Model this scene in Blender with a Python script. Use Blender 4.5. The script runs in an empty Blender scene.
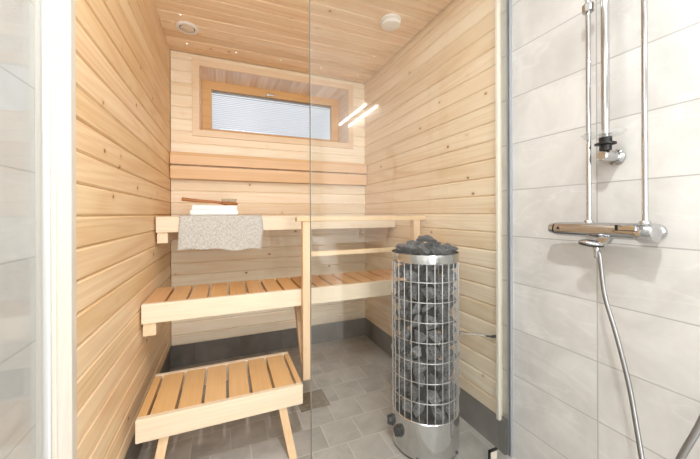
import bpy, bmesh, math, random
from mathutils import Vector, Matrix, noise
random.seed(7)
C = bpy.context.scene.collection
SC = bpy.context.scene
PI = math.pi

# ---------------------------------------------------------------- mesh helpers
def box(bm, x0, x1, y0, y1, z0, z1, bev=0.0, seg=2):
    t = bmesh.new()
    bmesh.ops.create_cube(t, size=1.0)
    for v in t.verts:
        v.co = Vector(((x0 + x1) / 2 + v.co.x * (x1 - x0), (y0 + y1) / 2 + v.co.y * (y1 - y0), (z0 + z1) / 2 + v.co.z * (z1 - z0)))
    if bev: bmesh.ops.bevel(t, geom=t.edges[:], offset=bev, segments=seg, affect='EDGES', profile=.6)
    merge(bm, t); return bm
def merge(bm, t, mat=None):
    if mat is not None: bmesh.ops.transform(t, matrix=mat, verts=t.verts)
    m = bpy.data.meshes.new('tmp'); t.to_mesh(m); t.free(); bm.from_mesh(m); bpy.data.meshes.remove(m)
def hexa(bm, bottom, top, bev=0.0):
    """a solid between two quads (lists of four points, same winding)"""
    t = bmesh.new()
    b = [t.verts.new(p) for p in bottom]; u = [t.verts.new(p) for p in top]
    t.faces.new(b[::-1]); t.faces.new(u)
    for i in range(4): t.faces.new((b[i], b[(i + 1) % 4], u[(i + 1) % 4], u[i]))
    bmesh.ops.recalc_face_normals(t, faces=t.faces)
    if bev: bmesh.ops.bevel(t, geom=t.edges[:], offset=bev, segments=2, affect='EDGES', profile=.6)
    merge(bm, t)
def axis_matrix(p, d):
    d = Vector(d).normalized()
    return Matrix.Translation(p) @ d.to_track_quat('Z', 'Y').to_matrix().to_4x4()
def lathe(bm, prof, p=(0, 0, 0), d=(0, 0, 1), n=40, sx=1.0, sy=1.0, smooth=True):
    """prof: list of (radius, height) along direction d from p"""
    t = bmesh.new(); rings = []
    for r, h in prof:
        if r < 1e-6: rings.append([t.verts.new((0, 0, h))])
        else: rings.append([t.verts.new((r * math.cos(2 * PI * i / n) * sx, r * math.sin(2 * PI * i / n) * sy, h)) for i in range(n)])
    for a, b in zip(rings, rings[1:]):
        for i in range(n):
            j = (i + 1) % n
            if len(a) == 1 and len(b) == 1: continue
            if len(a) == 1: t.faces.new((a[0], b[j], b[i]))
            elif len(b) == 1: t.faces.new((a[i], a[j], b[0]))
            else: t.faces.new((a[i], a[j], b[j], b[i]))
    bmesh.ops.recalc_face_normals(t, faces=t.faces)
    if smooth:
        for f in t.faces: f.smooth = True
    merge(bm, t, axis_matrix(p, d))
def cyl(bm, p0, p1, r, n=20, bev=0.0):
    p0, p1 = Vector(p0), Vector(p1); L = (p1 - p0).length
    if bev: prof = [(0, 0), (r - bev, 0), (r, bev), (r, L - bev), (r - bev, L), (0, L)]
    else: prof = [(0, 0), (r, 0), (r, L), (0, L)]
    lathe(bm, prof, p0, p1 - p0, n)
def tube(bm, pts, r, n=12, closed=False):
    pts = [Vector(p) for p in pts]; t = bmesh.new(); rings = []; N = len(pts); up = None
    for i, p in enumerate(pts):
        a = pts[(i - 1) % N] if closed or i > 0 else p
        b = pts[(i + 1) % N] if closed or i < N - 1 else p
        d = (b - a).normalized()
        if up is None: up = d.orthogonal().normalized()
        up = (up - d * up.dot(d)).normalized(); s = d.cross(up)
        rr = r(i / (N - 1)) if callable(r) else r
        rings.append([t.verts.new(p + (up * math.cos(2 * PI * k / n) + s * math.sin(2 * PI * k / n)) * rr) for k in range(n)])
    prs = list(zip(rings, rings[1:])) + ([(rings[-1], rings[0])] if closed else [])
    for a, b in prs:
        for k in range(n): t.faces.new((a[k], a[(k + 1) % n], b[(k + 1) % n], b[k]))
    if not closed: t.faces.new(rings[0][::-1]); t.faces.new(rings[-1])
    bmesh.ops.recalc_face_normals(t, faces=t.faces)
    for f in t.faces: f.smooth = True
    merge(bm, t)
def spline(pts, n=10):
    P = [Vector(p) for p in pts]; P = [2 * P[0] - P[1]] + P + [2 * P[-1] - P[-2]]; out = []
    for i in range(1, len(P) - 2):
        for k in range(n):
            t = k / n; a, b, c, d = P[i - 1:i + 3]
            out.append(.5 * ((2 * b) + (c - a) * t + (2 * a - 5 * b + 4 * c - d) * t * t + (-a + 3 * b - 3 * c + d) * t ** 3))
    out.append(P[-2]); return out

def obj(name, bm, mat, parent=None, origin=None, sharp=35):
    """links bm (world coordinates) as ONE mesh object; its origin is its parent's base or its own"""
    o0 = Vector(parent['_o']) if parent is not None else Vector(origin or (0, 0, 0))
    for v in bm.verts: v.co -= o0
    me = bpy.data.meshes.new(name); fl = [f.smooth for f in bm.faces]; bm.to_mesh(me); bm.free()
    if any(fl):
        me.set_sharp_from_angle(angle=math.radians(sharp)); me.polygons.foreach_set('use_smooth', fl)
    me.materials.append(mat)
    o = bpy.data.objects.new(name, me); C.objects.link(o)
    o['_o'] = tuple(o0)
    if parent is not None: o.parent = parent
    else: o.location = o0
    return o
def tag(o, label, cat, group=None):
    o['label'] = label; o['category'] = cat
    if group: o['group'] = group
    return o
def thing(name, label, cat, loc, group=None):
    o = bpy.data.objects.new(name, None); C.objects.link(o); o.location = loc; o['_o'] = tuple(loc)
    return tag(o, label, cat, group)
def struct(name, bm, mat, parent=None):
    o = obj(name, bm, mat, parent)
    if parent is None: o['kind'] = 'structure'
    return o

# ---------------------------------------------------------------- materials
def lin(c): return tuple(((x / 255) / 12.92 if x <= 10 else ((x / 255 + .055) / 1.055) ** 2.4) for x in c) + (1,)
class NT:
    def __init__(s, name):
        s.m = bpy.data.materials.new(name); s.m.use_nodes = True; s.t = s.m.node_tree; s.t.nodes.clear()
        s.out = s.n('ShaderNodeOutputMaterial')
    def n(s, kind, **kw):
        x = s.t.nodes.new(kind)
        for k, v in kw.items(): setattr(x, k, v)
        return x
    def l(s, a, b): s.t.links.new(a, b)
    def put(s, sock, v):
        if hasattr(v, 'is_linked') or hasattr(v, 'links'): s.l(v, sock)
        else: sock.default_value = v
    def math(s, op, a, b=0.0, c=None, clamp=False):
        x = s.n('ShaderNodeMath', operation=op, use_clamp=clamp); s.put(x.inputs[0], a); s.put(x.inputs[1], b)
        if c is not None: s.put(x.inputs[2], c)
        return x.outputs[0]
    def comb(s, x, y, z):
        v = s.n('ShaderNodeCombineXYZ')
        for i, a in enumerate((x, y, z)): s.put(v.inputs[i], a)
        return v.outputs[0]
    def noise(s, vec, scale, detail=2, rough=.5, dist=0):
        x = s.n('ShaderNodeTexNoise'); s.l(vec, x.inputs['Vector']); x.inputs['Scale'].default_value = scale
        x.inputs['Detail'].default_value = detail; x.inputs['Roughness'].default_value = rough; x.inputs['Distortion'].default_value = dist
        return x.outputs['Fac']
    def mix(s, fac, a, b, mode='MIX'):
        x = s.n('ShaderNodeMix', data_type='RGBA', blend_type=mode); s.put(x.inputs[0], fac); s.put(x.inputs[6], a); s.put(x.inputs[7], b)
        return x.outputs[2]
    def ramp(s, v, lo, hi, a=0.0, b=1.0):
        x = s.n('ShaderNodeMapRange'); x.clamp = True; s.put(x.inputs[0], v)
        for i, q in enumerate((lo, hi, a, b)): x.inputs[i + 1].default_value = q
        return x.outputs[0]
    def bsdf(s, color, rough=.5, metal=0, **kw):
        b = s.n('ShaderNodeBsdfPrincipled'); s.put(b.inputs['Base Color'], color); s.put(b.inputs['Roughness'], rough); s.put(b.inputs['Metallic'], metal)
        for k, v in kw.items(): s.put(b.inputs[k.replace('_', ' ')], v)
        s.l(b.outputs[0], s.out.inputs[0]); return b
    def bump(s, b, h, strength=.2, dist=.01):
        x = s.n('ShaderNodeBump'); x.inputs['Strength'].default_value = strength; x.inputs['Distance'].default_value = dist
        s.l(h, x.inputs['Height']); s.l(x.outputs[0], b.inputs['Normal'])
    def xyz(s):
        tc = s.n('ShaderNodeTexCoord'); sp = s.n('ShaderNodeSeparateXYZ'); s.l(tc.outputs['Object'], sp.inputs[0])
        return tc.outputs['Object'], sp.outputs

def wood(name, light, dark, along, cross=None, pitch=None, phase=0, knots=0.0, rough=.5, vary=.10, ringk=.5, knotc=(132, 78, 42)):
    s = NT(name); vec, xyz = s.xyz(); A = 'xyz'.index(along); o = [i for i in range(3) if i != A]
    oi = s.n('ShaderNodeObjectInfo').outputs['Random']
    if pitch:
        c = 'xyz'.index(cross)
        idx = s.math('FLOOR', s.math('DIVIDE', s.math('SUBTRACT', xyz[c], phase), pitch))
        seed = s.math('ADD', idx, s.math('MULTIPLY', oi, 50.0))
    else: seed = s.math('MULTIPLY', oi, 97.0)
    wn = s.n('ShaderNodeTexWhiteNoise', noise_dimensions='1D'); s.l(seed, wn.inputs['W']); rnd = wn.outputs['Value']
    off = s.math('MULTIPLY', rnd, 31.0)
    a, p, q = xyz[A], xyz[o[0]], xyz[o[1]]
    v1 = s.comb(s.math('ADD', s.math('MULTIPLY', a, .38), off), s.math('MULTIPLY', p, 7.0), s.math('ADD', s.math('MULTIPLY', q, 7.0), off))
    f = s.noise(v1, 1.0, 1, .4, .3)
    rings = s.math('ABSOLUTE', s.math('SINE', s.math('MULTIPLY', f, 42.0)))
    rings = s.math('POWER', rings, 3.0)
    v2 = s.comb(s.math('ADD', s.math('MULTIPLY', a, 3.0), off), s.math('MULTIPLY', p, 190.0), s.math('MULTIPLY', q, 190.0))
    streak = s.noise(v2, 1.0, 3, .6)
    broad = s.noise(s.comb(s.math('ADD', s.math('MULTIPLY', a, .7), off), s.math('MULTIPLY', p, 4.0), s.math('MULTIPLY', q, 4.0)), 1.0, 2)
    k = s.math('ADD', s.math('MULTIPLY', rings, ringk * .34), s.math('ADD', s.math('MULTIPLY', s.ramp(streak, .35, .7), .30), s.math('MULTIPLY', s.ramp(broad, .4, .7), .30)), clamp=True)
    col = s.mix(k, lin(light), lin(dark))
    if knots:
        vo = s.n('ShaderNodeTexVoronoi', feature='F1', distance='EUCLIDEAN'); vo.inputs['Scale'].default_value = 10.5
        vv = s.comb(s.math('ADD', s.math('MULTIPLY', a, .75), off), p, q); s.l(vv, vo.inputs['Vector'])
        sp = s.n('ShaderNodeSeparateColor'); s.l(vo.outputs['Color'], sp.inputs[0])
        d = s.math('ADD', vo.outputs['Distance'], s.math('MULTIPLY', streak, .03))
        m = s.math('MULTIPLY', s.ramp(d, .06, .11, 1, 0), s.math('LESS_THAN', sp.outputs[0], knots))
        halo = s.math('MULTIPLY', s.ramp(d, .09, .26, .35, 0), s.math('LESS_THAN', sp.outputs[0], knots))
        col = s.mix(halo, col, lin(dark)); col = s.mix(s.math('MULTIPLY', m, .9), col, lin(knotc))
    val = s.ramp(rnd, 0, 1, 1 - vary, 1 + vary * .35)
    hsv = s.n('ShaderNodeHueSaturation'); s.l(val, hsv.inputs['Value']); s.l(col, hsv.inputs['Color'])
    s.l(s.ramp(rnd, 0, 1, 1.10, .92), hsv.inputs['Saturation'])
    b = s.bsdf(hsv.outputs[0], rough); b.inputs['Specular IOR Level'].default_value = .35
    s.bump(b, streak, .12, .002)
    return s.m

def plain(name, c, rough=.5, metal=0, spec=.5, bumps=0, bscale=60):
    s = NT(name); b = s.bsdf(lin(c), rough, metal); b.inputs['Specular IOR Level'].default_value = spec
    if bumps:
        vec, _ = s.xyz(); s.bump(b, s.noise(vec, bscale, 4), bumps, .004)
    return s.m

def metal(name, c, rough, var=.05):
    s = NT(name); vec, xyz = s.xyz()
    n = s.noise(vec, 18, 3); s.bsdf(lin(c), s.ramp(n, .3, .7, max(.02, rough - var), rough + var), 1.0); return s.m

def tile(name, base, grout, wy, hz, y0, z0, axis_u='y', rough=.35, mortar=.0017, offset=0.0, vein=.5, var=.06, floor=False, dark=None):
    s = NT(name); vec, xyz = s.xyz()
    u = xyz['xyz'.index(axis_u)]; w = xyz[1] if floor else xyz[2]
    cv = s.comb(s.math('SUBTRACT', u, y0), s.math('SUBTRACT', w, z0), 0.0)
    br = s.n('ShaderNodeTexBrick', offset=offset, offset_frequency=2, squash=1.0); s.l(cv, br.inputs['Vector'])
    br.inputs['Scale'].default_value = 1; br.inputs['Mortar Size'].default_value = mortar; br.inputs['Mortar Smooth'].default_value = .15
    br.inputs['Brick Width'].default_value = wy; br.inputs['Row Height'].default_value = hz; br.inputs['Bias'].default_value = 0
    br.inputs['Color1'].default_value = (0, 0, 0, 1); br.inputs['Color2'].default_value = (1, 1, 1, 1)
    sp = s.n('ShaderNodeSeparateColor'); s.l(br.outputs['Color'], sp.inputs[0]); rb = sp.outputs[0]
    sh = s.n('ShaderNodeVectorMath', operation='ADD'); s.l(vec, sh.inputs[0]); s.l(s.comb(s.math('MULTIPLY', rb, 9.0), s.math('MULTIPLY', rb, 5.0), 0.0), sh.inputs[1])
    cl = s.noise(sh.outputs[0], 5.0, 5, .62, .6)
    st = s.n('ShaderNodeMapping'); st.inputs['Rotation'].default_value = (.65, .2, .4); st.inputs['Scale'].default_value = (1.6, 1.6, 5.5); s.l(sh.outputs[0], st.inputs[0])
    vn = s.noise(st.outputs[0], 1.0, 4, .55, .7)
    line = s.math('MULTIPLY', s.ramp(s.math('ABSOLUTE', s.math('SUBTRACT', vn, .5)), 0.0, .014, 1, 0), vein)
    d = dark or tuple(x * .86 for x in base)
    col = s.mix(s.ramp(cl, .3, .72), lin(d), lin(base))
    col = s.mix(s.math('MULTIPLY', line, .55), col, lin(tuple(min(255, x * 1.09) for x in base)))
    hsv = s.n('ShaderNodeHueSaturation'); s.l(col, hsv.inputs['Color']); s.l(s.ramp(rb, 0, 1, 1 - var, 1 + var * .4), hsv.inputs['Value'])
    col = s.mix(br.outputs['Fac'], hsv.outputs[0], lin(grout))
    b = s.bsdf(col, s.mix(br.outputs['Fac'], (rough,) * 3 + (1,), (.8, .8, .8, 1)))
    h = s.math('ADD', s.math('MULTIPLY', br.outputs['Fac'], -1.0), s.math('MULTIPLY', s.noise(sh.outputs[0], 30, 4), .12))
    s.bump(b, h, .45, .0015)
    return s.m

def glass(name, tint, haze=0.0):
    """clear pane: light goes straight through, mirror reflection by angle (Schlick)"""
    s = NT(name); g = s.n('ShaderNodeNewGeometry')
    dp = s.n('ShaderNodeVectorMath', operation='DOT_PRODUCT'); s.l(g.outputs['Normal'], dp.inputs[0]); s.l(g.outputs['Incoming'], dp.inputs[1])
    c = s.math('ABSOLUTE', dp.outputs['Value']); p5 = s.math('POWER', s.math('SUBTRACT', 1.0, c), 5.0)
    F = s.math('MULTIPLY_ADD', p5, .96, .04)
    tr = s.n('ShaderNodeBsdfTransparent'); tr.inputs[0].default_value = tint
    gl = s.n('ShaderNodeBsdfGlossy'); gl.inputs['Roughness'].default_value = .0; gl.inputs[0].default_value = (1, 1, 1, 1)
    mx = s.n('ShaderNodeMixShader'); s.l(F, mx.inputs[0]); s.l(tr.outputs[0], mx.inputs[1]); s.l(gl.outputs[0], mx.inputs[2])
    last = mx
    if haze:
        df = s.n('ShaderNodeBsdfDiffuse'); df.inputs[0].default_value = (.86, .89, .92, 1); m2 = s.n('ShaderNodeMixShader'); m2.inputs[0].default_value = haze
        s.l(mx.outputs[0], m2.inputs[1]); s.l(df.outputs[0], m2.inputs[2]); last = m2
    s.l(last.outputs[0], s.out.inputs[0]); return s.m
def emit(name, c, st):
    s = NT(name); e = s.n('ShaderNodeEmission'); e.inputs[0].default_value = c; e.inputs[1].default_value = st; s.l(e.outputs[0], s.out.inputs[0]); return s.m

P, PZ = .083, .051          # wall board pitch and phase
PC = .092                   # ceiling board pitch
PINE = (245, 224, 192); PINE_D = (222, 182, 132)
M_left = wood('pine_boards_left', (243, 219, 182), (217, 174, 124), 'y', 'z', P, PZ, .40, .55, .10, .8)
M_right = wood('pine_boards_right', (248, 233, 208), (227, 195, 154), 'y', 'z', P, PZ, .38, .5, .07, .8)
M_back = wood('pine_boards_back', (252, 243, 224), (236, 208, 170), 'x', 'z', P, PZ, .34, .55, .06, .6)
M_ceil = wood('pine_boards_ceiling', (253, 234, 206), (224, 182, 136), 'x', 'y', PC, 0, .40, .38, .12, .7)
M_bench = wood('aspen_fascia', (232, 216, 192), (212, 186, 152), 'x', knots=.04, rough=.5, vary=.04, ringk=.35)
M_slat = wood('alder_slats', (226, 184, 134), (200, 150, 98), 'y', 'x', .0885, -.2525, 0, .5, .10, .3)
M_slat_stool = wood('pale_alder_slats', (230, 192, 144), (208, 162, 110), 'y', 'x', .0925, -.002, 0, .5, .07, .3)
M_leg = wood('pine_post', (230, 202, 166), (206, 160, 114), 'z', knots=.05, rough=.5, vary=.05, ringk=.5)
M_railw = wood('pine_rail', (232, 208, 176), (208, 168, 126), 'x', rough=.5, vary=.05, ringk=.5)
M_block = wood('pine_ledger', (236, 218, 190), (214, 182, 146), 'y', rough=.5, vary=.04)
M_backrest = wood('alder_backrest', (236, 202, 162), (212, 170, 126), 'x', 'z', .094, 1.2895, 0, .5, .08, .35)
M_frame = wood('pine_window_frame', (238, 202, 156), (214, 164, 112), 'x', rough=.4, vary=.05, ringk=.4)
M_case = wood('pine_casing', (240, 220, 192), (216, 182, 144), 'x', rough=.45, vary=.04, ringk=.3)
M_reveal = wood('daylit_pine_reveal', (255, 252, 248), (222, 168, 118), 'y', 'x', .062, 0, 0, .25, .12, .5)  # light tone whitened, window daylight on the varnish painted into the boards
M_trim = plain('cream_painted_wood', (238, 232, 220), .45)
M_post = wood('whitewashed_post', (216, 211, 201), (196, 188, 174), 'z', rough=.4, vary=.02, ringk=.3)
M_tile = tile('light_stone_wall_tile', (219, 218, 215), (172, 171, 169), .6, .198, .624, .16, 'y', .45, .0021, vein=.35, dark=(196, 194, 191))
M_tileb = tile('light_stone_wall_tile_rear', (214, 215, 216), (172, 172, 172), .6, .198, 0, .16, 'x', .45, .0021, vein=.3)
M_floor = tile('slate_grey_floor_tile', (200, 197, 192), (206, 203, 197), .165, .155, .02, .06, 'x', .4, .0022, offset=.5, vein=.2, var=.07, floor=True, dark=(160, 156, 150))
M_skirt = tile('dark_grey_skirting_tile', (126, 122, 117), (102, 98, 94), .3, .3, .1, -.1, 'y', .4, .0015, vein=.2, dark=(100, 96, 91))
M_skirtb = tile('dark_grey_skirting_tile_rear', (126, 122, 117), (102, 98, 94), .3, .3, .1, -.1, 'x', .4, .0015, vein=.2, dark=(100, 96, 91))
M_white = plain('white_paint', (240, 240, 238), .6)
M_whitep = plain('white_plastic', (238, 236, 232), .35)
M_offw = plain('off_white_insert', (226, 216, 200), .5)
M_chrome = metal('chrome', (196, 197, 199), .05, .03)
M_steel = metal('brushed_steel', (205, 205, 206), .17, .05)
M_wire = metal('cage_wire', (205, 205, 206), .42, .05)
M_alu = plain('satin_aluminium', (158, 161, 166), .4)
M_black = plain('black_plastic', (18, 18, 19), .4)
M_dark = plain('dark_housing', (22, 22, 23), .7)
M_rubber = plain('black_rubber', (26, 26, 26), .6)
M_glass = glass('clear_glass', (.965, .975, .972, 1))
M_glassd = glass('hazed_door_glass', (.975, .985, .985, 1), .10)  # pale diffuse haze paints in the washed-out reflections on the open door
M_acryl = glass('clear_acrylic', (.95, .96, .96, 1), .12)
M_pane = glass('window_glass', (.97, .98, .98, 1))

# ---------------------------------------------------------------- the room
XL, XR, YB, YF, ZC = -.346, 1.115, 2.38, .96, 2.175
def board_profile(a, b, p, g=.0005, ch=.0062, dp=.0062, lo=None, hi=None):
    """front profile of one board between a and b: list of (cross, depth behind the face)"""
    return [(a, dp + .002), (a + g, dp + .002), (a + g, dp), (a + g + ch, 0), (b - ch, 0), (b, dp)]
def panelling(u0, u1, c0, c1, pitch, phase, put):
    """boards running along u, stacked along c; put(u, c, depth) gives the point"""
    bm = bmesh.new(); k = math.floor((c0 - phase) / pitch)
    while phase + k * pitch < c1 - 1e-4:
        a, b = max(c0, phase + k * pitch), min(c1, phase + (k + 1) * pitch)
        if b - a > .02:
            pr = board_profile(a, b, pitch)
            r0 = [bm.verts.new(put(u0, c, d)) for c, d in pr] + [bm.verts.new(put(u0, b, .018)), bm.verts.new(put(u0, a, .018))]
            r1 = [bm.verts.new(put(u1, c, d)) for c, d in pr] + [bm.verts.new(put(u1, b, .018)), bm.verts.new(put(u1, a, .018))]
            n = len(r0)
            for i in range(n): bm.faces.new((r0[i], r0[(i + 1) % n], r1[(i + 1) % n], r1[i]))
            bm.faces.new(r0[::-1]); bm.faces.new(r1)
        k += 1
    bmesh.ops.recalc_face_normals(bm, faces=bm.faces)
    return bm
def join(*bms):
    r = bms[0]
    for b in bms[1:]: merge(r, b)
    return r
ZP = .150
WX0, WX1, WZ0, WZ1, WY = -.166, .960, 1.645, 2.095, 2.61     # window opening and frame plane

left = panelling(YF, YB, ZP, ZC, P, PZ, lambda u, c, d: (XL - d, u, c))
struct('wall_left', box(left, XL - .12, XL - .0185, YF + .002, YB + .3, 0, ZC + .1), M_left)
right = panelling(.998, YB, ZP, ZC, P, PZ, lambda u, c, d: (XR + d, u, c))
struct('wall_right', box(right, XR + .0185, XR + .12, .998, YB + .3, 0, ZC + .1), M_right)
pb = lambda u, c, d: (u, YB + d, c)
kz = lambda z, f: PZ + P * f((z - PZ) / P)
zlo, zhi = PZ + P * 19, PZ + P * 25     # board joints just behind the casing
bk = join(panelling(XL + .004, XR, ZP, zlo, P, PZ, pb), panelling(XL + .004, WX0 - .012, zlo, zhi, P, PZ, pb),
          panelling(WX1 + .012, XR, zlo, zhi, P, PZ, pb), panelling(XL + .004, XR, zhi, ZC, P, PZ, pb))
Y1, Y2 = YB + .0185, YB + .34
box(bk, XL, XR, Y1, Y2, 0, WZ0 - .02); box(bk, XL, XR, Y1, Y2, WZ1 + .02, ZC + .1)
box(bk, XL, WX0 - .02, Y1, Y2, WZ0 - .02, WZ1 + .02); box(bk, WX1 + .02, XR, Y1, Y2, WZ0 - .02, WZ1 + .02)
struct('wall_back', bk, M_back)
cl = panelling(XL, XR, YF - .03, YB, PC, 0, lambda u, c, d: (u, c, ZC + d))
struct('ceiling', box(cl, XL, XR, YF - .03, YB, ZC + .0185, ZC + .1), M_ceil)
struct('baseboard_back', box(bmesh.new(), XL - .01, XR + .01, YB + .006, YB + .018, 0, ZP + .004), M_skirtb)
struct('baseboard_left', box(bmesh.new(), XL - .018, XL - .006, YF + .01, YB + .006, 0, ZP + .004), M_skirt)
struct('baseboard_right', box(bmesh.new(), XR + .006, XR + .018, .966, YB + .006, 0, ZP + .004), M_skirt)

# drain hole is set in the floor, the floor is one slab
RY = -1.9
struct('floor', box(bmesh.new(), -.5, 1.25, RY - .1, YB + .1, -.08, 0), M_floor)
TXL, TXR, BC = -.416, 1.144, 2.32
struct('wall_left_tiled', box(bmesh.new(), TXL - .1, TXL, RY, YF + .001, 0, BC), M_tile)
struct('wall_right_tiled', box(bmesh.new(), TXR, TXR + .1, RY, .998, 0, BC), M_tile)
struct('wall_rear_tiled', box(bmesh.new(), TXL - .1, TXR + .1, RY - .1, RY, 0, BC), M_tileb)
struct('ceiling_washroom', box(bmesh.new(), TXL - .1, TXR + .1, RY - .1, YF + .02, BC, BC + .08), M_white)
struct('wall_front_header', box(bmesh.new(), XL - .07, TXR, .93, .965, ZC, BC), M_white)
# left jamb of the opening, a stepped whitewashed post
b = bmesh.new()
box(b, TXL, -.398, .946, .975, 0, ZC, .002); box(b, -.400, -.383, .940, .975, 0, ZC, .003)
box(b, -.384, -.372, .932, .972, 0, ZC, .003); box(b, -.373, XL + .001, .936, .966, 0, ZC, .003)
struct('trim_1', b, M_post)
struct('trim_2', box(bmesh.new(), XR - .012, XR + .004, .982, .998, ZP - .006, ZC, .003), M_trim)

# window
wf = bmesh.new()
gx0, gx1, gz0, gz1 = -.097, .893, 1.72, 2.03
t_ = WY; d_ = WY + .05
box(wf, WX0, WX1, t_, d_, gz1, WZ1, .004); box(wf, WX0, WX1, t_, d_, WZ0, gz0, .004)
box(wf, WX0, gx0, t_, d_, gz0, gz1, .004); box(wf, gx1, WX1, t_, d_, gz0, gz1, .004)
win = struct('window_1', wf, M_frame)
c_ = bmesh.new(); cw = .045; y0, y1 = YB - .012, YB + .004
box(c_, WX0 - cw, WX1 + cw, y0, y1, WZ1, WZ1 + cw, .002); box(c_, WX0 - cw, WX1 + cw, y0, y1, WZ0 - cw, WZ0, .002)
box(c_, WX0 - cw, WX0, y0, y1, WZ0, WZ1, .002); box(c_, WX1, WX1 + cw, y0, y1, WZ0, WZ1, .002)
obj('window_casing', c_, M_case, win)
r_ = bmesh.new(); e = .012
box(r_, WX0 - e, WX1 + e, YB + .002, WY + .04, WZ1, WZ1 + e); box(r_, WX0 - e, WX1 + e, YB + .002, WY + .04, WZ0 - e, WZ0)
box(r_, WX0 - e, WX0, YB + .002, WY + .04, WZ0, WZ1); box(r_, WX1, WX1 + e, YB + .002, WY + .04, WZ0, WZ1)
obj('window_reveal', r_, M_reveal, win)
obj('window_pane', box(bmesh.new(), gx0 - .004, gx1 + .004, WY + .018, WY + .022, gz0 - .004, gz1 + .004), M_pane, win)
h_ = bmesh.new(); hx = .33
cyl(h_, (hx, WY, 2.045), (hx, WY - .012, 2.045), .014, 20, .002); box(h_, hx - .006, hx + .055, WY - .020, WY - .011, 2.038, 2.050, .003)
obj('window_latch', h_, M_steel, win)
# outer frame and blind behind the glass
def blind_mat():
    s = NT('blind_white'); d = s.n('ShaderNodeBsdfDiffuse'); d.inputs[0].default_value = (.84, .86, .9, 1)
    t = s.n('ShaderNodeBsdfTranslucent'); t.inputs[0].default_value = (.84, .88, .95, 1)
    m = s.n('ShaderNodeMixShader'); m.inputs[0].default_value = .45; s.l(d.outputs[0], m.inputs[1]); s.l(t.outputs[0], m.inputs[2]); s.l(m.outputs[0], s.out.inputs[0]); return s.m
bl = bmesh.new(); z = gz0 + .004
while z < gz1 - .03:
    hexa(bl, [(gx0, WY + .030, z), (gx1, WY + .030, z), (gx1, WY + .044, z + .0145), (gx0, WY + .044, z + .0145)],
         [(gx0, WY + .030, z + .0006), (gx1, WY + .030, z + .0006), (gx1, WY + .044, z + .0151), (gx0, WY + .044, z + .0151)])
    z += .0150
blind = obj('window_blind', bl, blind_mat(), win)
hr = bmesh.new(); box(hr, gx0, gx1, WY + .028, WY + .046, gz1 - .016, gz1 - .002, .001)
obj('blind_headrail', hr, plain('blind_rail_grey', (196, 200, 206), .4), blind)
hs = bmesh.new(); x = gx0 + .01
while x < gx1 - .01:
    box(hs, x, x + .009, WY + .0262, WY + .0285, gz1 - .011, gz1 - .006); box(hs, x, x + .009, WY + .0262, WY + .0285, gz1 - .031, gz1 - .028); x += .018
obj('headrail_slots', hs, M_dark, blind)

# ---------------------------------------------------------------- glass partition and door
g = thing('glass_partition', 'clear fixed glass pane in front of the stove, held by a grey wall channel', 'glass partition', (.69, .95, 0))
obj('glass_pane', box(bmesh.new(), .254, TXR - .004, .949, .957, .006, ZC - .002, .0008), M_glass, g)
obj('polished_edge', box(bmesh.new(), .2525, .2542, .949, .957, .006, ZC - .002), plain('glass_edge', (104, 106, 98), .3), g)
ch = bmesh.new(); box(ch, TXR - .014, TXR, .944, .9485, 0, ZC); box(ch, TXR - .014, TXR, .9575, .962, 0, ZC); box(ch, TXR - .003, TXR, .948, .958, 0, ZC)
obj('wall_channel', ch, M_alu, g)
cp = bmesh.new(); cx, cy = 1.002, .940
box(cp, cx, cx + .007, cy, cy + .008, .004, .072); box(cp, cx, cx + .045, cy, cy + .008, .065, .072)
obj('corner_seal', cp, M_rubber, g)
obj('floor_clamp', box(bmesh.new(), cx + .009, cx + .043, cy + .001, cy + .0075, 0, .062, .002), plain('pale_clamp_face', (206, 198, 184), .4), g)
dr = struct('door_1', box(bmesh.new(), -.389, -.383, .345, .925, .01, 2.05, .0008), M_glassd)
hb = bmesh.new()
for z in (.18, 1.9): box(hb, -.394, -.3785, .86, .93, z, z + .06, .002)
hg = obj('door_hinge', hb, M_chrome, dr); hg.location = (0, 0, 0)
sl = bmesh.new(); box(sl, -.3925, -.3795, .922, .9275, .01, 2.05, .001)
obj('door_seal', sl, plain('clear_seal', (225, 226, 226), .3), dr)

# ---------------------------------------------------------------- benches
def slats(x0, x1, y0, y1, z1, pitch, first, gap=.0125, th=.022):
    bm = bmesh.new(); edges = [x0]; x = first
    while x < x1 - .012: edges.append(x); x += pitch
    edges.append(x1)
    for a, b_ in zip(edges, edges[1:]):
        aa = a + (gap / 2 if a != x0 else 0); bb = b_ - (gap / 2 if b_ != x1 else 0)
        if bb - aa > .008: box(bm, aa, bb, y0, y1, z1 - th, z1, .0025)
    return bm
def bench(name, label, y0, y1, z1, fas=.085, x0=XL + .008, x1=XR - .008):
    t = thing(name, label, 'bench', (.38, (y0 + y1) / 2, z1 - fas))
    obj('front_fascia', box(bmesh.new(), x0, x1, y0, y0 + .026, z1 - fas, z1, .003), M_bench, t)
    obj('slatted_seat', slats(x0, x1, y0 + .027, y1 - .02, z1 - .001, .0885, -.2525), M_slat, t)
    obj('rear_rail', box(bmesh.new(), x0, x1, y1 - .024, y1, z1 - fas * .8, z1 - .024, .003), M_bench, t)
    for xa in ((x0 + .003, x1 - .053) if z1 < .8 else (x0 + .003,)):
        obj('support_ledger', box(bmesh.new(), xa, xa + .05, y0 + .012, y1, z1 - fas - .058, z1 - fas, .003), M_block, t)
    return t
bench('upper_bench', 'long upper sauna bench under the backrest, with a grey linen towel over its edge', 1.86, 2.368, 1.040)
bench('lower_bench', 'lower sauna bench with cross slats and pale fascia, behind the wooden railing', 1.557, 1.915, .660)

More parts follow.
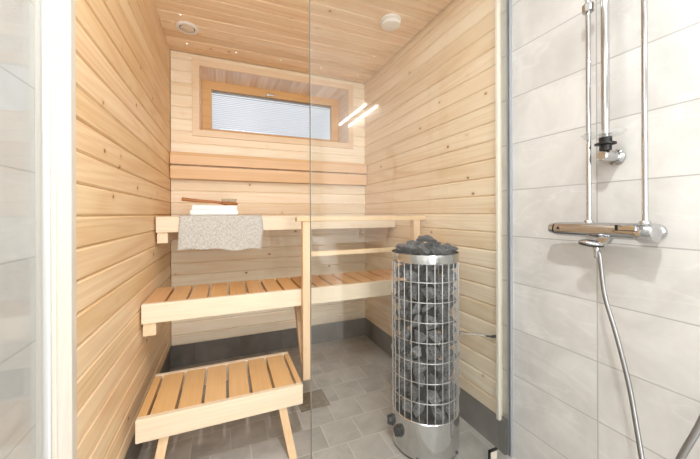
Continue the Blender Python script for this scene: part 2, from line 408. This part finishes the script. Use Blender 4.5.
st = thing('stool', 'low slatted wooden step stool on splayed legs, standing before the lower bench', 'stool', (0, 1.5, 0))
sx0, sx1, sy0, sy1, sz = -.306, .314, 1.318, 1.672, .300
obj('front_rail', box(bmesh.new(), sx0, sx1, sy0, sy0 + .024, sz - .085, sz, .003), M_bench, st)
obj('rear_rail', box(bmesh.new(), sx0, sx1, sy1 - .024, sy1, sz - .085, sz, .003), M_bench, st)
obj('slatted_seat', slats(sx0, sx1, sy0 + .0245, sy1 - .0245, sz - .001, .0925, sx0 + .035, .011), M_slat_stool, st)
for s, xt in ((-1, -.205), (1, .215)):
    obj('cross_batten', box(bmesh.new(), xt + s * .02 - .016, xt + s * .02 + .016, sy0 + .028, sy1 - .028, sz - .065, sz - .026, .002), M_block, st)
    for yt, yf in ((sy0 + .032, sy0 - .02), (sy1 - .062, sy1 - .01)):
        lb = bmesh.new(); w, d = .034, .028; xb = xt + s * .052
        hexa(lb, [(xb - w / 2, yf, 0), (xb + w / 2, yf, 0), (xb + w / 2, yf + d, 0), (xb - w / 2, yf + d, 0)],
             [(xt - w / 2, yt, sz - .024), (xt + w / 2, yt, sz - .024), (xt + w / 2, yt + d, sz - .024), (xt - w / 2, yt + d, sz - .024)], .003)
        obj('leg', lb, M_leg, st)

# backrest on the rear wall
br = thing('backrest', 'darker wooden two-board backrest fixed along the rear wall above the upper bench', 'backrest', (.38, 2.35, 1.29))
for a, c in ((1.2925, 1.3800), (1.3905, 1.4730)):
    obj('backrest_board', box(bmesh.new(), XL + .006, XR - .006, 2.326, 2.350, a, c, .004), M_backrest, br)
for x in (-.2, .38, .95):
    obj('spacer_block', box(bmesh.new(), x, x + .04, 2.350, YB - .001, 1.30, 1.465, .002), M_block, br)

# railing before the benches
ra = thing('bench_railing', 'pale wooden guard railing between the benches and the stove, one post hanging low', 'railing', (.7, 1.53, .2))
obj('top_rail', box(bmesh.new(), .331, XR - .004, 1.508, 1.5565, 1.012, 1.036, .005), M_railw, ra)
obj('middle_rail', box(bmesh.new(), .402, XR - .004, 1.520, 1.548, .832, .856, .004), M_railw, ra)
pl = bmesh.new(); prof = [(1.012, 0), (.97, .004), (.90, .001), (.2, 0)]
for (za, oa), (zb, ob) in zip(prof, prof[1:]):
    pass
hexa(pl, [(.362, 1.514, .205), (.403, 1.514, .205), (.403, 1.552, .198), (.362, 1.552, .198)], [(.362, 1.514, 1.013), (.403, 1.514, 1.013), (.403, 1.552, 1.013), (.362, 1.552, 1.013)], .005)
obj('post', pl, M_leg, ra)
pr_ = bmesh.new(); box(pr_, 1.028, 1.072, 1.514, 1.5545, .56, 1.013, .005); obj('post', pr_, M_leg, ra)
bb = bmesh.new()
hexa(bb, [(.366, 1.5525, .215), (.399, 1.5525, .215), (.399, 1.580, .245), (.366, 1.580, .245)], [(.366, 1.72, .574), (.399, 1.72, .574), (.399, 1.79, .574), (.366, 1.79, .574)], .003)
obj('brace', bb, M_leg, ra)

# ---------------------------------------------------------------- towel, folded towel, brush
def cloth_mat(name, a, b_, sc):
    s = NT(name); vec, xyz = s.xyz()
    n1 = s.noise(s.comb(s.math('MULTIPLY', xyz[0], 60.0), xyz[1], s.math('MULTIPLY', xyz[2], 520.0)), 1.0, 2)
    n2 = s.noise(s.comb(s.math('MULTIPLY', xyz[0], 520.0), xyz[1], s.math('MULTIPLY', xyz[2], 60.0)), 1.0, 2)
    n3 = s.noise(vec, sc, 3)
    w = s.math('MULTIPLY', s.math('ADD', s.math('ADD', n1, n2), n3), .3334)
    b = s.bsdf(s.mix(s.ramp(w, .36, .62), lin(a), lin(b_)), .9); b.inputs['Sheen Weight'].default_value = .2
    s.bump(b, w, .8, .004); return s.m
def linen():
    bm = bmesh.new(); NX, path = 44, []
    top = 1.0425; x0, x1 = -.228, .200
    for i in range(12): path.append((2.03 - i * (2.03 - 1.865) / 11, top, 0))
    for i in range(1, 6): a = i / 6 * PI / 2; path.append((1.865 - .011 * math.sin(a), top - .011 * (1 - math.cos(a)), 0))
    for i in range(22): path.append((1.8535, top - .013 - i * .176 / 21, i / 21))
    V = []
    for j, (y, z, h) in enumerate(path):
        row = []
        for i in range(NX):
            u = i / (NX - 1); x = x0 + (x1 - x0) * u
            wob = h * (.006 * math.sin(u * 9 + 1) + .004 * math.sin(u * 21) + .008 * max(0, 1 - u * 6) )
            dx = (-.008 * (1 - u) - .008 * u * 0) * h + (.006 * math.sin(h * 5) * (1 if u > .9 else 0))
            dz = h * (.008 * math.sin(u * 6.0 + .4) - .006 * (u > .9) * (u - .9) * 10 + .004 * math.sin(u * 17))
            row.append(bm.verts.new((x + dx, y - abs(wob) - .0005, z + dz + (.003 * noise.noise((x * 30, y * 30, 1)) + .0015 if h == 0 and j < 11 else 0))))
        V.append(row)
    for a, c in zip(V, V[1:]):
        for i in range(NX - 1): bm.faces.new((a[i], a[i + 1], c[i + 1], c[i]))
    bmesh.ops.recalc_face_normals(bm, faces=bm.faces)
    for f in bm.faces: f.smooth = True
    return bm
lo = obj('linen_towel', linen(), cloth_mat('grey_linen', (146, 144, 139), (220, 218, 213), 150), origin=(0, 1.86, .86), sharp=180)
tag(lo, 'grey woven linen seat towel hanging over the front of the upper bench', 'towel')
m = lo.modifiers.new('thickness', 'SOLIDIFY'); m.thickness = .003; m.offset = 1
def folded():
    bm = bmesh.new()
    for k in range(2):
        t = bmesh.new(); w, dd = .245 - .008 * k, .150 - .006 * k
        box(t, -.055 - w / 2, -.055 + w / 2, 1.945 - dd / 2, 1.945 + dd / 2, 1.0475 + k * .027, 1.0755 + k * .0275, .0095, 3)
        bmesh.ops.subdivide_edges(t, edges=[e for e in t.edges if e.calc_length() > .05], cuts=9, use_grid_fill=True)
        for v in t.verts:
            q = noise.noise_vector(v.co * 16 + Vector((0, 0, k * 3)))
            v.co += Vector((q.x * .007, q.y * .005, q.z * .0028 * (1 if v.co.z > 1.06 else .1)))
        for f in t.faces: f.smooth = True
        merge(bm, t)
    return bm
def terry():
    s = NT('white_terry'); vec, _ = s.xyz(); b = s.bsdf(lin((248, 247, 244)), .95); s.bump(b, s.noise(vec, 400, 2), .6, .003); return s.m
tag(obj('folded_towel', folded(), terry(), origin=(-.05, 1.945, 1.045), sharp=180), 'small folded white towel lying on the upper bench beneath the wooden brush', 'towel')
bz = 1.1100
bt = thing('bath_brush', 'brown wooden bath brush lying bristles up on the folded white towel', 'brush', (-.05, 1.90, bz))
hpts = spline([(-.222, 1.905, bz + .026), (-.14, 1.903, bz + .017), (-.06, 1.90, bz + .012), (-.02, 1.90, bz + .007), (.0, 1.90, bz + .005)], 6)
hb_ = bmesh.new(); tube(hb_, hpts, lambda t: .0088 + .0012 * math.cos(t * 6), 12)
t = bmesh.new(); bmesh.ops.create_uvsphere(t, u_segments=24, v_segments=12, radius=1)
for f in t.faces: f.smooth = True
merge(hb_, t, Matrix.Translation((.022, 1.90, bz + .0035)) @ Matrix.Rotation(.05, 4, 'Y') @ Matrix.Diagonal((.048, .026, .0135, 1)))
M_brush = wood('oiled_brown_wood', (172, 108, 46), (124, 72, 26), 'x', rough=.35, vary=.05)
obj('brush_handle', hb_, M_brush, bt)
brs = bmesh.new()
for i in range(260):
    a = random.random() * 2 * PI; q = math.sqrt(random.random()); x = .022 + .036 * q * math.cos(a); y = 1.90 + .016 * q * math.sin(a)
    L = .020; tx = x + .006 * q * math.cos(a); ty = y + .006 * q * math.sin(a)
    cyl(brs, (x, y, bz + .009), (tx, ty, bz + .009 + L + random.uniform(-.002, .002)), .0013, 4)
o = obj('bristles', brs, plain('pale_bristles', (196, 182, 158), .8), bt)

# ---------------------------------------------------------------- stove
SX, SY, R = .854, 1.175, .152
sv = thing('sauna_stove', 'tall round steel sauna stove with a wire cage full of stones', 'stove', (SX, SY, 0))
bs = bmesh.new()
lathe(bs, [(0, .012), (R - .004, .012), (R - .001, .016), (R - .001, .168), (R - .004, .171), (R - .030, .171), (R - .030, .164), (0, .164)], (SX, SY, 0), n=96)
obj('base_shell', bs, M_steel, sv)
ft = bmesh.new(); lathe(ft, [(0, 0), (R - .010, 0), (R - .006, .004), (R - .006, .014), (0, .014)], (SX, SY, 0), n=72); obj('foot_ring', ft, M_black, sv)
tb = bmesh.new(); lathe(tb, [(R, .838), (R + .0005, .840), (R + .0005, .874), (R, .876), (R - .0015, .876), (R - .0015, .838), (R, .838)], (SX, SY, 0), n=96); obj('top_band', tb, M_steel, sv)
cr = bmesh.new(); cyl(cr, (SX, SY, .165), (SX, SY, .865), .060, 32); obj('inner_core', cr, M_dark, sv)
for i in range(28):
    a = 2 * PI * (i + .5) / 28; x, y = SX + (R - .004) * math.cos(a), SY + (R - .004) * math.sin(a)
    o = bmesh.new(); cyl(o, (x, y, .165), (x, y, .842), .0018, 8); obj('cage_bar', o, M_wire, sv)
for i in range(7):
    z = .174 + .0840 * (i + 1)
    o = bmesh.new(); tube(o, [(SX + (R + .0005) * math.cos(2 * PI * k / 72), SY + (R + .0005) * math.sin(2 * PI * k / 72), z) for k in range(72)], .0019, 8, True); obj('cage_hoop', o, M_wire, sv)
def on_stove(deg, z, r=R):
    a = math.radians(deg); return Vector((SX + r * math.cos(a), SY + r * math.sin(a), z)), Vector((math.cos(a), math.sin(a), 0))
for deg, z in ((160, .100), (188, .100)):
    p, d = on_stove(deg, z); k = bmesh.new()
    lathe(k, [(0, -.002), (.025, -.002), (.025, .004), (.021, .006), (.0205, .017), (.018, .019), (0, .019)], p, d, 28)
    kn = obj('control_knob', k, M_black, sv)
    g_ = bmesh.new(); t = Vector((-d.y, d.x, 0)); q = p + d * .0185
    hexa(g_, [q - t * .003 - Vector((0, 0, .018)), q + t * .003 - Vector((0, 0, .018)), q + t * .003 + Vector((0, 0, .018)), q - t * .003 + Vector((0, 0, .018))],
         [w + d * .005 for w in (q - t * .003 - Vector((0, 0, .018)), q + t * .003 - Vector((0, 0, .018)), q + t * .003 + Vector((0, 0, .018)), q - t * .003 + Vector((0, 0, .018)))], .001)
    obj('knob_grip', g_, M_black, kn)
p, d = on_stove(-79, .130); k = bmesh.new(); tt = Vector((-d.y, d.x, 0))
tube(k, spline([p + d * .001 + Vector((0, 0, .028)), p + d * .003, p + d * .003 - Vector((0, 0, .022)), p + d * .003 - Vector((0, 0, .03)) + tt * .004], 5), .0022, 8)
obj('shell_clip', k, M_steel, sv)
for deg in (-138, -64):
    p, d = on_stove(deg, .020); k = bmesh.new(); lathe(k, [(0, -.003), (.006, -.003), (.006, .003), (0, .003)], p, d, 12)
    obj('shell_screw', k, M_black, sv)
# wall bracket of the stove
wb = thing('stove_bracket', 'thin steel wall stay between the stove cage and the panelled wall', 'bracket', (1.1, 1.03, .48))
k = bmesh.new(); pA = Vector((1.106, 1.010, .502))
cyl(k, pA, (SX + R * .97, SY - R * .24 - .002, .487), .0022, 8); cyl(k, pA + Vector((0, .004, .004)), (SX + R * .995, SY - R * .10, .489), .0022, 8)
obj('stay_rod', k, M_steel, wb)
k = bmesh.new(); cyl(k, (1.1155, 1.010, .502), (1.094, 1.012, .502), .0065, 14, .001); cyl(k, (1.096, 1.012, .502), (1.080, 1.032, .501), .0045, 12); obj('wall_fixing', k, M_black, wb)

# stones
def rock_mesh(i):
    r = random.Random(100 + i); bm = bmesh.new()
    for _ in range(11):
        v = Vector((r.gauss(0, 1), r.gauss(0, 1), r.gauss(0, 1))).normalized() * r.uniform(.85, 1.08); bm.verts.new((v.x * .5, v.y * .5, v.z * .5))
    g = bmesh.ops.convex_hull(bm, input=bm.verts[:])
    bmesh.ops.delete(bm, geom=[v for v in bm.verts if not v.link_faces], context='VERTS')
    bmesh.ops.dissolve_limit(bm, angle_limit=.28, verts=bm.verts[:], edges=bm.edges[:])
    bmesh.ops.bevel(bm, geom=bm.edges[:], offset=.022, segments=1, affect='EDGES')
    bmesh.ops.triangulate(bm, faces=bm.faces[:]); bmesh.ops.subdivide_edges(bm, edges=[e for e in bm.edges if e.calc_length() > .16], cuts=2, use_grid_fill=True)
    for v in bm.verts: v.co += v.co.normalized() * (noise.noise(v.co * 5 + Vector((i, 0, 0))) * .05 + noise.noise(v.co * 13) * .02)
    me = bpy.data.meshes.new('sauna_stone'); bm.to_mesh(me); bm.free(); me.set_sharp_from_angle(angle=.35); me.materials.append(M_rock); return me
s = NT('olivine_stone'); vec, _ = s.xyz(); ri = s.n('ShaderNodeObjectInfo').outputs['Random']
n = s.noise(vec, 9, 6, .7); sp_ = s.noise(vec, 55, 2, .6)
cst = s.mix(s.ramp(n, .3, .7), lin((46, 48, 50)), lin((176, 178, 182))); cst = s.mix(s.ramp(sp_, .62, .72, 0, .5), cst, lin((190, 190, 192)))
hv = s.n('ShaderNodeHueSaturation'); s.l(cst, hv.inputs['Color']); s.l(s.ramp(ri, 0, 1, .6, 1.35), hv.inputs['Value'])
b = s.bsdf(hv.outputs[0], .6); s.bump(b, n, .8, .06); M_rock = s.m
protos = [rock_mesh(i) for i in range(12)]
def stone(loc, dims, rot, label, group, pi=None):
    o = bpy.data.objects.new('sauna_stone', protos[random.randrange(12) if pi is None else pi]); C.objects.link(o)
    o.location = loc; o.scale = dims; o.rotation_euler = rot; return tag(o, label, 'stone', group)
rows = 11
for j in range(rows):
    zc = .200 + j * .0635; nst = 10; ph = random.random()
    for i in range(nst):
        a = 2 * PI * (i + ph + random.uniform(-.12, .12)) / nst; rr = .1085 + random.uniform(-.003, .002)
        stone((SX + rr * math.cos(a), SY + rr * math.sin(a), zc + random.uniform(-.006, .006)),
              (random.uniform(.074, .084), random.uniform(.062, .078), random.uniform(.064, .080)),
              (random.uniform(-.4, .4), random.uniform(-.4, .4), a + random.uniform(-.3, .3)),
              'dark grey rough sauna stone packed inside the wire cage of the stove', 'stones inside the stove cage')
lab = 'dark grey sauna stone in the heap above the stove rim, around the big flat one'
for i in range(11):
    a = 2 * PI * i / 11 + random.uniform(-.1, .1); rr = .106
    stone((SX + rr * math.cos(a), SY + rr * math.sin(a), .886 + random.uniform(-.004, .006)), (random.uniform(.07, .10), random.uniform(.055, .07), random.uniform(.042, .056)),
          (random.uniform(-.3, .3), random.uniform(-.3, .3), a + random.uniform(-.8, .8)), lab, 'stones heaped on top')
for i in range(6):
    a = 2 * PI * i / 6 + .3; rr = .055
    stone((SX + rr * math.cos(a), SY + rr * math.sin(a), .902 + random.uniform(-.004, .006)), (.085, .070, .050), (random.uniform(-.3, .3), random.uniform(-.3, .3), a), lab, 'stones heaped on top')
stone((SX + .005, SY - .02, .930), (.125, .075, .050), (.25, .12, -.35), 'large pale grey flat sauna stone topping the heap on the stove', None, 3)

# ---------------------------------------------------------------- ceiling fittings and floor drain
v = thing('ceiling_vent', 'round white ventilation valve in the sauna ceiling close to the left wall corner', 'vent', (-.2086, 2.06, ZC))
k = bmesh.new(); lathe(k, [(.043, 0), (.063, 0), (.0625, -.006), (.058, -.011), (.046, -.013), (.043, -.010), (.043, 0)], (-.2086, 2.06, ZC), n=48); obj('valve_ring', k, M_whitep, v)
k = bmesh.new(); lathe(k, [(0, 0), (.008, 0), (.008, -.006), (.037, -.007), (.038, -.010), (.034, -.013), (0, -.015)], (-.2086, 2.06, ZC), n=48); obj('valve_disc', k, M_offw, v)
k = bmesh.new(); lathe(k, [(0, -.0008), (.044, -.0008), (.044, .003), (0, .003)], (-.2086, 2.06, ZC), n=40); obj('valve_opening', k, M_dark, v)
v = thing('smoke_detector', 'round white domed alarm on the sauna ceiling above the stove', 'alarm', (.893, 1.543, ZC))
k = bmesh.new(); lathe(k, [(0, 0), (.060, 0), (.061, -.004), (.060, -.012), (.053, -.013), (.053, -.016), (0, -.016)], (.893, 1.543, ZC), n=56); obj('detector_base', k, M_whitep, v)
k = bmesh.new(); lathe(k, [(0, -.0155), (.056, -.0155), (.057, -.024), (.050, -.034), (.030, -.038), (0, -.039)], (.893, 1.543, ZC), n=56); obj('detector_cover', k, M_whitep, v)
M_star = emit('star_point', (1, .93, .82, 1), 1.5)
stars = [((181, 14), 'beside the ceiling vent, on its door side'), ((187.5, 43), 'between the ceiling vent and the rear wall'), ((236.8, 52), 'at the window end nearest the vent'),
         ((281, 60), 'above the middle of the window'), ((321.5, 67.8), 'just past the glass edge, above the window'), ((358, 75), 'in the rear corner by the right wall'), ((374.6, 56.5), 'by the right wall, forward of the corner one')]
def ceil_pt(px, py, z=ZC):
    tt = (z - 1.05) * 304 / (214 - py); u = (px - 350) / 304
    return Vector((tt * (.3795 + .9252 * u), tt * (.9252 - .3795 * u), z))
k = None
for (q, wh) in stars:
    c = ceil_pt(*q); bm = bmesh.new(); lathe(bm, [(0, .001), (.0042, .001), (.0040, -.0016), (.002, -.0026), (0, -.0028)], c, n=14)
    tag(obj('star_light', bm, M_star, origin=c), 'tiny star light in the ceiling ' + wh, 'ceiling light', 'star lights in the sauna ceiling')
dn = thing('floor_drain', 'square brown floor drain cover set in the grey tiles near the stool', 'drain', (.45, 1.67, 0))
obj('drain_frame', box(box(box(box(bmesh.new(), .370, .530, 1.590, 1.596, 0, .003), .370, .530, 1.744, 1.750, 0, .003), .370, .376, 1.590, 1.750, 0, .003), .524, .530, 1.590, 1.750, 0, .003), plain('drain_edge', (128, 120, 108), .4), dn)
s = NT('brown_drain_insert'); vec, _ = s.xyz(); n = s.noise(vec, 24, 5, .7, 1.5); b = s.bsdf(s.mix(s.ramp(n, .3, .7), lin((104, 92, 78)), lin((158, 146, 130))), .35); s.bump(b, n, .4, .004)
obj('drain_cover', box(bmesh.new(), .378, .522, 1.598, 1.742, 0, .0022), s.m, dn)

# ---------------------------------------------------------------- shower
MXc, MZ, ya, yb = 1.074, .997, .728, .438     # mixer axis
mx = thing('shower_mixer', 'chrome thermostatic shower mixer bar on the light tiled wall', 'mixer', (MXc, .58, MZ))
k = bmesh.new(); lathe(k, [(0, 0), (.020, 0), (.0225, .002), (.0235, .03), (.0245, .24), (0, .24)], (MXc, ya - .018, MZ), (0, -1, 0), 48)
obj('mixer_body', k, M_chrome, mx)
k = bmesh.new(); lathe(k, [(0, 0), (.012, 0), (.0165, .003), (.0185, .010), (.0195, .020), (0, .020)], (MXc, ya + .006, MZ), (0, -1, 0), 40); obj('flow_handle', k, M_chrome, mx)
k = bmesh.new(); lathe(k, [(0, 0), (.0250, 0), (.0272, .003), (.0278, .034), (.0260, .038), (.018, .0395), (0, .040)], (MXc, yb + .044, MZ - .003), (0, -1, 0), 48); kn = obj('temperature_knob', k, M_chrome, mx)
k = bmesh.new(); box(k, MXc - .034, MXc - .018, yb + .036, yb + .078, MZ + .002, MZ + .018, .003); obj('safety_button', k, M_chrome, kn)
k = bmesh.new(); box(k, MXc - .030, MXc - .016, yb + .077, yb + .087, MZ + .002, MZ + .019, .002); obj('button_gap', k, M_black, kn)
k = bmesh.new(); q = [(MXc - .0248, .697, MZ - .001), (MXc - .0248, .686, MZ - .001), (MXc - .0240, .6915, MZ + .009)]
t = bmesh.new(); va = [t.verts.new(w) for w in q] + [t.verts.new((w[0] + .003, w[1], w[2])) for w in q]
t.faces.new(va[:3]); t.faces.new(va[3:][::-1]); [t.faces.new((va[i], va[(i + 1) % 3], va[3 + (i + 1) % 3], va[3 + i])) for i in range(3)]; bmesh.ops.recalc_face_normals(t, faces=t.faces)
merge(k, t); obj('arrow_mark', k, M_black, mx)
for y in (.611, .470):
    k = bmesh.new(); lathe(k, [(0, 0), (.021, 0), (.021, .004), (.017, .010), (.013, .013), (.013, .048), (0, .048)], (TXR, y, MZ), (-1, 0, 0), 36); obj('wall_union', k, M_chrome, mx)
k = bmesh.new()   # flat diverter spout under the body
t = bmesh.new(); bmesh.ops.create_uvsphere(t, u_segments=28, v_segments=14, radius=1)
for f in t.faces: f.smooth = True
merge(k, t, Matrix.Translation((MXc - .026, .588, MZ - .040)) @ Matrix.Rotation(.5, 4, 'Z') @ Matrix.Rotation(.12, 4, 'X') @ Matrix.Diagonal((.025, .033, .0105, 1)))
hexa(k, [(MXc - .016, .555, MZ - .042), (MXc + .010, .555, MZ - .042), (MXc + .010, .578, MZ - .042), (MXc - .016, .590, MZ - .042)], [(MXc - .012, .540, MZ - .014), (MXc + .012, .540, MZ - .014), (MXc + .012, .565, MZ - .014), (MXc - .012, .570, MZ - .014)], .003)
dv = obj('diverter_spout', k, M_chrome, mx)
k = bmesh.new(); merge(k, (lambda t: (bmesh.ops.create_uvsphere(t, u_segments=28, v_segments=10, radius=1), t)[1])(bmesh.new()), Matrix.Translation((MXc - .027, .588, MZ - .0445)) @ Matrix.Rotation(.5, 4, 'Z') @ Matrix.Rotation(.12, 4, 'X') @ Matrix.Diagonal((.0235, .0325, .007, 1)))
obj('spout_underside', k, M_black, dv)
# two vertical supply pipes
for y, lab in ((.611, 'slim chrome pipe nearer the sauna with a coupling nut high up, rising from the mixer'), (.470, 'slim chrome pipe without a nut, rising from the mixer end by the thick knob')):
    sp_ = thing('shower_pipe', lab, 'pipe', (MXc + .004, y, MZ))
    k = bmesh.new(); cyl(k, (MXc + .004, y, MZ + .016), (MXc + .004, y, 2.30), .0068, 20); obj('pipe', k, M_chrome, sp_)
    k = bmesh.new(); lathe(k, [(0, 0), (.016, 0), (.016, .006), (.011, .014), (0, .014)], (MXc + .004, y, MZ + .017), (0, 0, 1), 30); obj('pipe_collar', k, M_chrome, sp_)
    if y > .6:
        k = bmesh.new(); lathe(k, [(0, 0), (.013, 0), (.0165, .003), (.0165, .024), (.013, .028), (0, .028)], (MXc + .004, y, 1.692), (0, 0, 1), 8, smooth=False); obj('coupling_nut', k, M_chrome, sp_)
    k = bmesh.new(); lathe(k, [(0, 0), (.022, 0), (.022, -.008), (.009, -.012), (0, -.012)], (MXc + .004, y, BC), (0, 0, 1), 28); obj('ceiling_flange', k, M_chrome, sp_)
# slide rail
rl = thing('shower_rail', 'thick chrome slide rail with black collar on a wall bracket, between the two slim pipes', 'shower rail', (1.085, .568, 1.24))
RX, RYy = 1.085, .568
k = bmesh.new(); cyl(k, (RX, RYy, 1.255), (RX, RYy, 2.16), .0105, 24); obj('rail_tube', k, M_chrome, rl)
k = bmesh.new(); lathe(k, [(0, 0), (.0155, 0), (.0155, .016), (.027, .018), (.027, .023), (.0165, .025), (.0165, .040), (0, .040)], (RX, RYy, 1.243), (0, 0, 1), 32); obj('rail_collar', k, M_black, rl)
for z in (1.226, 2.14):
    k = bmesh.new(); lathe(k, [(0, 0), (.024, 0), (.024, .006), (.0155, .010), (.0155, .078), (.013, .081), (0, .081)], (TXR, RYy, z), (-1, 0, 0), 32); obj('wall_bracket', k, M_chrome, rl)
k = bmesh.new(); lathe(k, [(0, 0), (.040, .002), (.046, .012), (.043, .012), (.038, .005), (0, .003)], (RX - .012, RYy + .0, 1.283), (0, 0, 1), 40, 1.0, 1.25)
tag(obj('soap_dish', k, M_acryl, origin=(RX, RYy, 1.283)), 'clear plastic soap dish clipped at the foot of the thick slide rail', 'soap dish')
# hose
hp = [(1.062, .580, .938), (1.060, .571, .915), (1.055, .556, .805), (1.045, .521, .696), (1.03, .486, .581), (1.015, .463, .486), (.985, .43, .37), (.935, .39, .30),
      (.885, .352, .36), (.856, .325, .52), (.866, .293, .634), (.90, .26, .78), (.96, .22, .96), (MXc - .06, .18, 1.245)]
hs_ = thing('shower_hose', 'flexible metal shower hose hanging from the mixer and looping up again', 'hose', (MXc, .5, .25))
def hose_mesh(pts, r=.0060):
    P_ = spline(pts, 30); bm = bmesh.new(); tube(bm, P_, lambda t: r, 14); return bm
obj('hose_tube', hose_mesh(hp), metal('hose_steel', (158, 159, 161), .34, .05), hs_)
k = bmesh.new(); cyl(k, (MXc - .012, .582, .948), (MXc - .012, .579, .912), .0085, 20, .001); obj('hose_nut', k, M_chrome, hs_)
hd = thing('hand_shower', 'chrome hand shower resting in its wall holder beyond the mixer', 'hand shower', (MXc - .06, .18, 1.25))
k = bmesh.new(); tube(k, spline([(MXc - .06, .18, 1.24), (MXc - .045, .175, 1.36), (MXc - .06, .17, 1.44)], 8), .012, 18); obj('shower_handle', k, M_chrome, hd)
k = bmesh.new(); lathe(k, [(0, 0), (.035, .002), (.045, .012), (.046, .022), (0, .022)], (MXc - .058, .17, 1.445), (-.7, 0, -.35), 36); obj('spray_head', k, M_chrome, hd)
k = bmesh.new(); cyl(k, (TXR, .177, 1.32), (MXc - .046, .177, 1.32), .014, 20, .002); obj('wall_holder', k, M_chrome, hd)

# ---------------------------------------------------------------- washroom behind the viewer (lamp and basin reflect in glass, further lights mostly added)
lamp_mat = emit('lamp_diffuser', (1, .97, .93, 1), 14)
ml = thing('mirror_lamp', 'white wall lamp with two slim tubes over the washbasin', 'lamp', (1.08, -.55, 1.9))
obj('lamp_body', box(bmesh.new(), 1.0, TXR, -.88, -.22, 1.915, 1.945, .003), M_white, ml)
for x in (1.02, 1.12): obj('lamp_tube', box(bmesh.new(), x - .008, x + .008, -.85, -.25, 1.900, 1.914, .003), lamp_mat, ml)
wbn = thing('washbasin', 'white washbasin with a chrome tap below the wall lamp', 'washbasin', (.95, -.5, .78))
k = bmesh.new()
box(k, .74, TXR - .004, -.80, -.20, .80, .84, .008); box(k, .78, TXR - .02, -.76, -.24, .62, .80, .02)
obj('basin', k, M_whitep, wbn)
obj('basin_pedestal', box(bmesh.new(), .88, TXR - .02, -.60, -.40, 0, .64, .02), M_whitep, wbn)
k = bmesh.new(); tube(k, spline([(1.08, -.5, .84), (1.08, -.5, .93), (1.04, -.5, .955), (.98, -.5, .94)], 6), .011, 14); obj('basin_tap', k, M_chrome, wbn)
for x, y, e in ((.10, .04, 5.0), (.42, -.38, .8), (.10, -1.1, .8), (.75, -1.3, .8)):  # first inferred from the stool's shadow, the other three added as fill
    dl = thing('downlight', 'unseen round recessed ceiling downlight of the washroom', 'ceiling light', (x, y, BC), 'washroom downlights')
    k = bmesh.new(); lathe(k, [(.034, -.001), (.045, -.001), (.045, -.004), (.034, -.004), (.034, -.001)], (x, y, BC), n=36); obj('downlight_ring', k, M_whitep, dl)
    k = bmesh.new(); lathe(k, [(0, -.0012), (.034, -.0012), (.034, -.002), (0, -.002)], (x, y, BC), n=36); obj('downlight_lens', k, emit('downlight_lens', (1, .96, .9, 1), 14), dl)
    L = bpy.data.lights.new('downlight_lamp', 'AREA'); L.shape = 'DISK'; L.size = .09; L.energy = 3.0 * e; L.color = (1, 1, .99); L.spread = PI
    lo_ = bpy.data.objects.new('downlight_lamp', L); lo_.location = (x, y, BC - .008); C.objects.link(lo_)
# wide soft ceiling panel, unseen and added as fill light
cu = thing('fill_panel', 'large flat white fill panel added under the washroom ceiling', 'ceiling light', (.33, .63, BC))
obj('fill_panel_frame', box(bmesh.new(), -.12, .78, .41, .85, BC - .03, BC, .004), M_white, cu)
L = bpy.data.lights.new('fill_panel_lamp', 'AREA'); L.shape = 'RECTANGLE'; L.size = .8; L.size_y = .36; L.energy = 3; L.color = (1, .985, .965)
lo_ = bpy.data.objects.new('fill_panel_lamp', L); lo_.location = (.33, .63, BC - .032); C.objects.link(lo_)

# door frame added on the solid rear wall to hold a fill light
d2 = bmesh.new(); box(d2, -.07, -.01, RY, RY + .03, 0, 2.08, .003); box(d2, .79, .85, RY, RY + .03, 0, 2.08, .003); box(d2, -.07, .85, RY, RY + .03, 2.02, 2.08, .003)
struct('added_door_frame', d2, M_trim)
L = bpy.data.lights.new('sauna_fill', 'AREA'); L.shape = 'RECTANGLE'; L.size = .78; L.size_y = 2.0; L.energy = 34; L.color = (1, .995, .985)  # added fill for even light in the sauna, no hall behind it
lo_ = bpy.data.objects.new('sauna_fill', L); lo_.location = (.39, RY + .02, 1.01); lo_.rotation_euler = (PI / 2, 0, 0); C.objects.link(lo_)

# ---------------------------------------------------------------- daylight, camera
W = bpy.data.worlds.new('World'); SC.world = W; W.use_nodes = True
bg = W.node_tree.nodes.get('Background') or W.node_tree.nodes.new('ShaderNodeBackground'); bg.inputs[0].default_value = (.93, .965, 1, 1); bg.inputs[1].default_value = 1.0
cam = bpy.data.cameras.new('camera'); cam.sensor_width = 36; cam.lens = 304 / 700 * 36; cam.shift_y = -15.5 / 700; cam.clip_start = .02
co = bpy.data.objects.new('camera', cam); C.objects.link(co)
co.matrix_world = Matrix.Translation((0, 0, 1.05)) @ Matrix.Rotation(math.radians(-22.3), 4, 'Z') @ Matrix.Rotation(PI / 2, 4, 'X') @ Matrix.Rotation(math.radians(-.2), 4, 'Z')
SC.camera = co
SC.view_settings.view_transform = 'Standard'; SC.view_settings.look = 'None'; SC.view_settings.gamma = 1; SC.view_settings.use_curve_mapping = False
SC.view_settings.exposure = .54
SC.cycles.max_bounces = 12; SC.cycles.diffuse_bounces = 6; SC.cycles.transparent_max_bounces = 16; SC.cycles.caustics_reflective = False; SC.cycles.use_denoising = True
for o in list(bpy.data.objects):
    if '_o' in o: del o['_o']
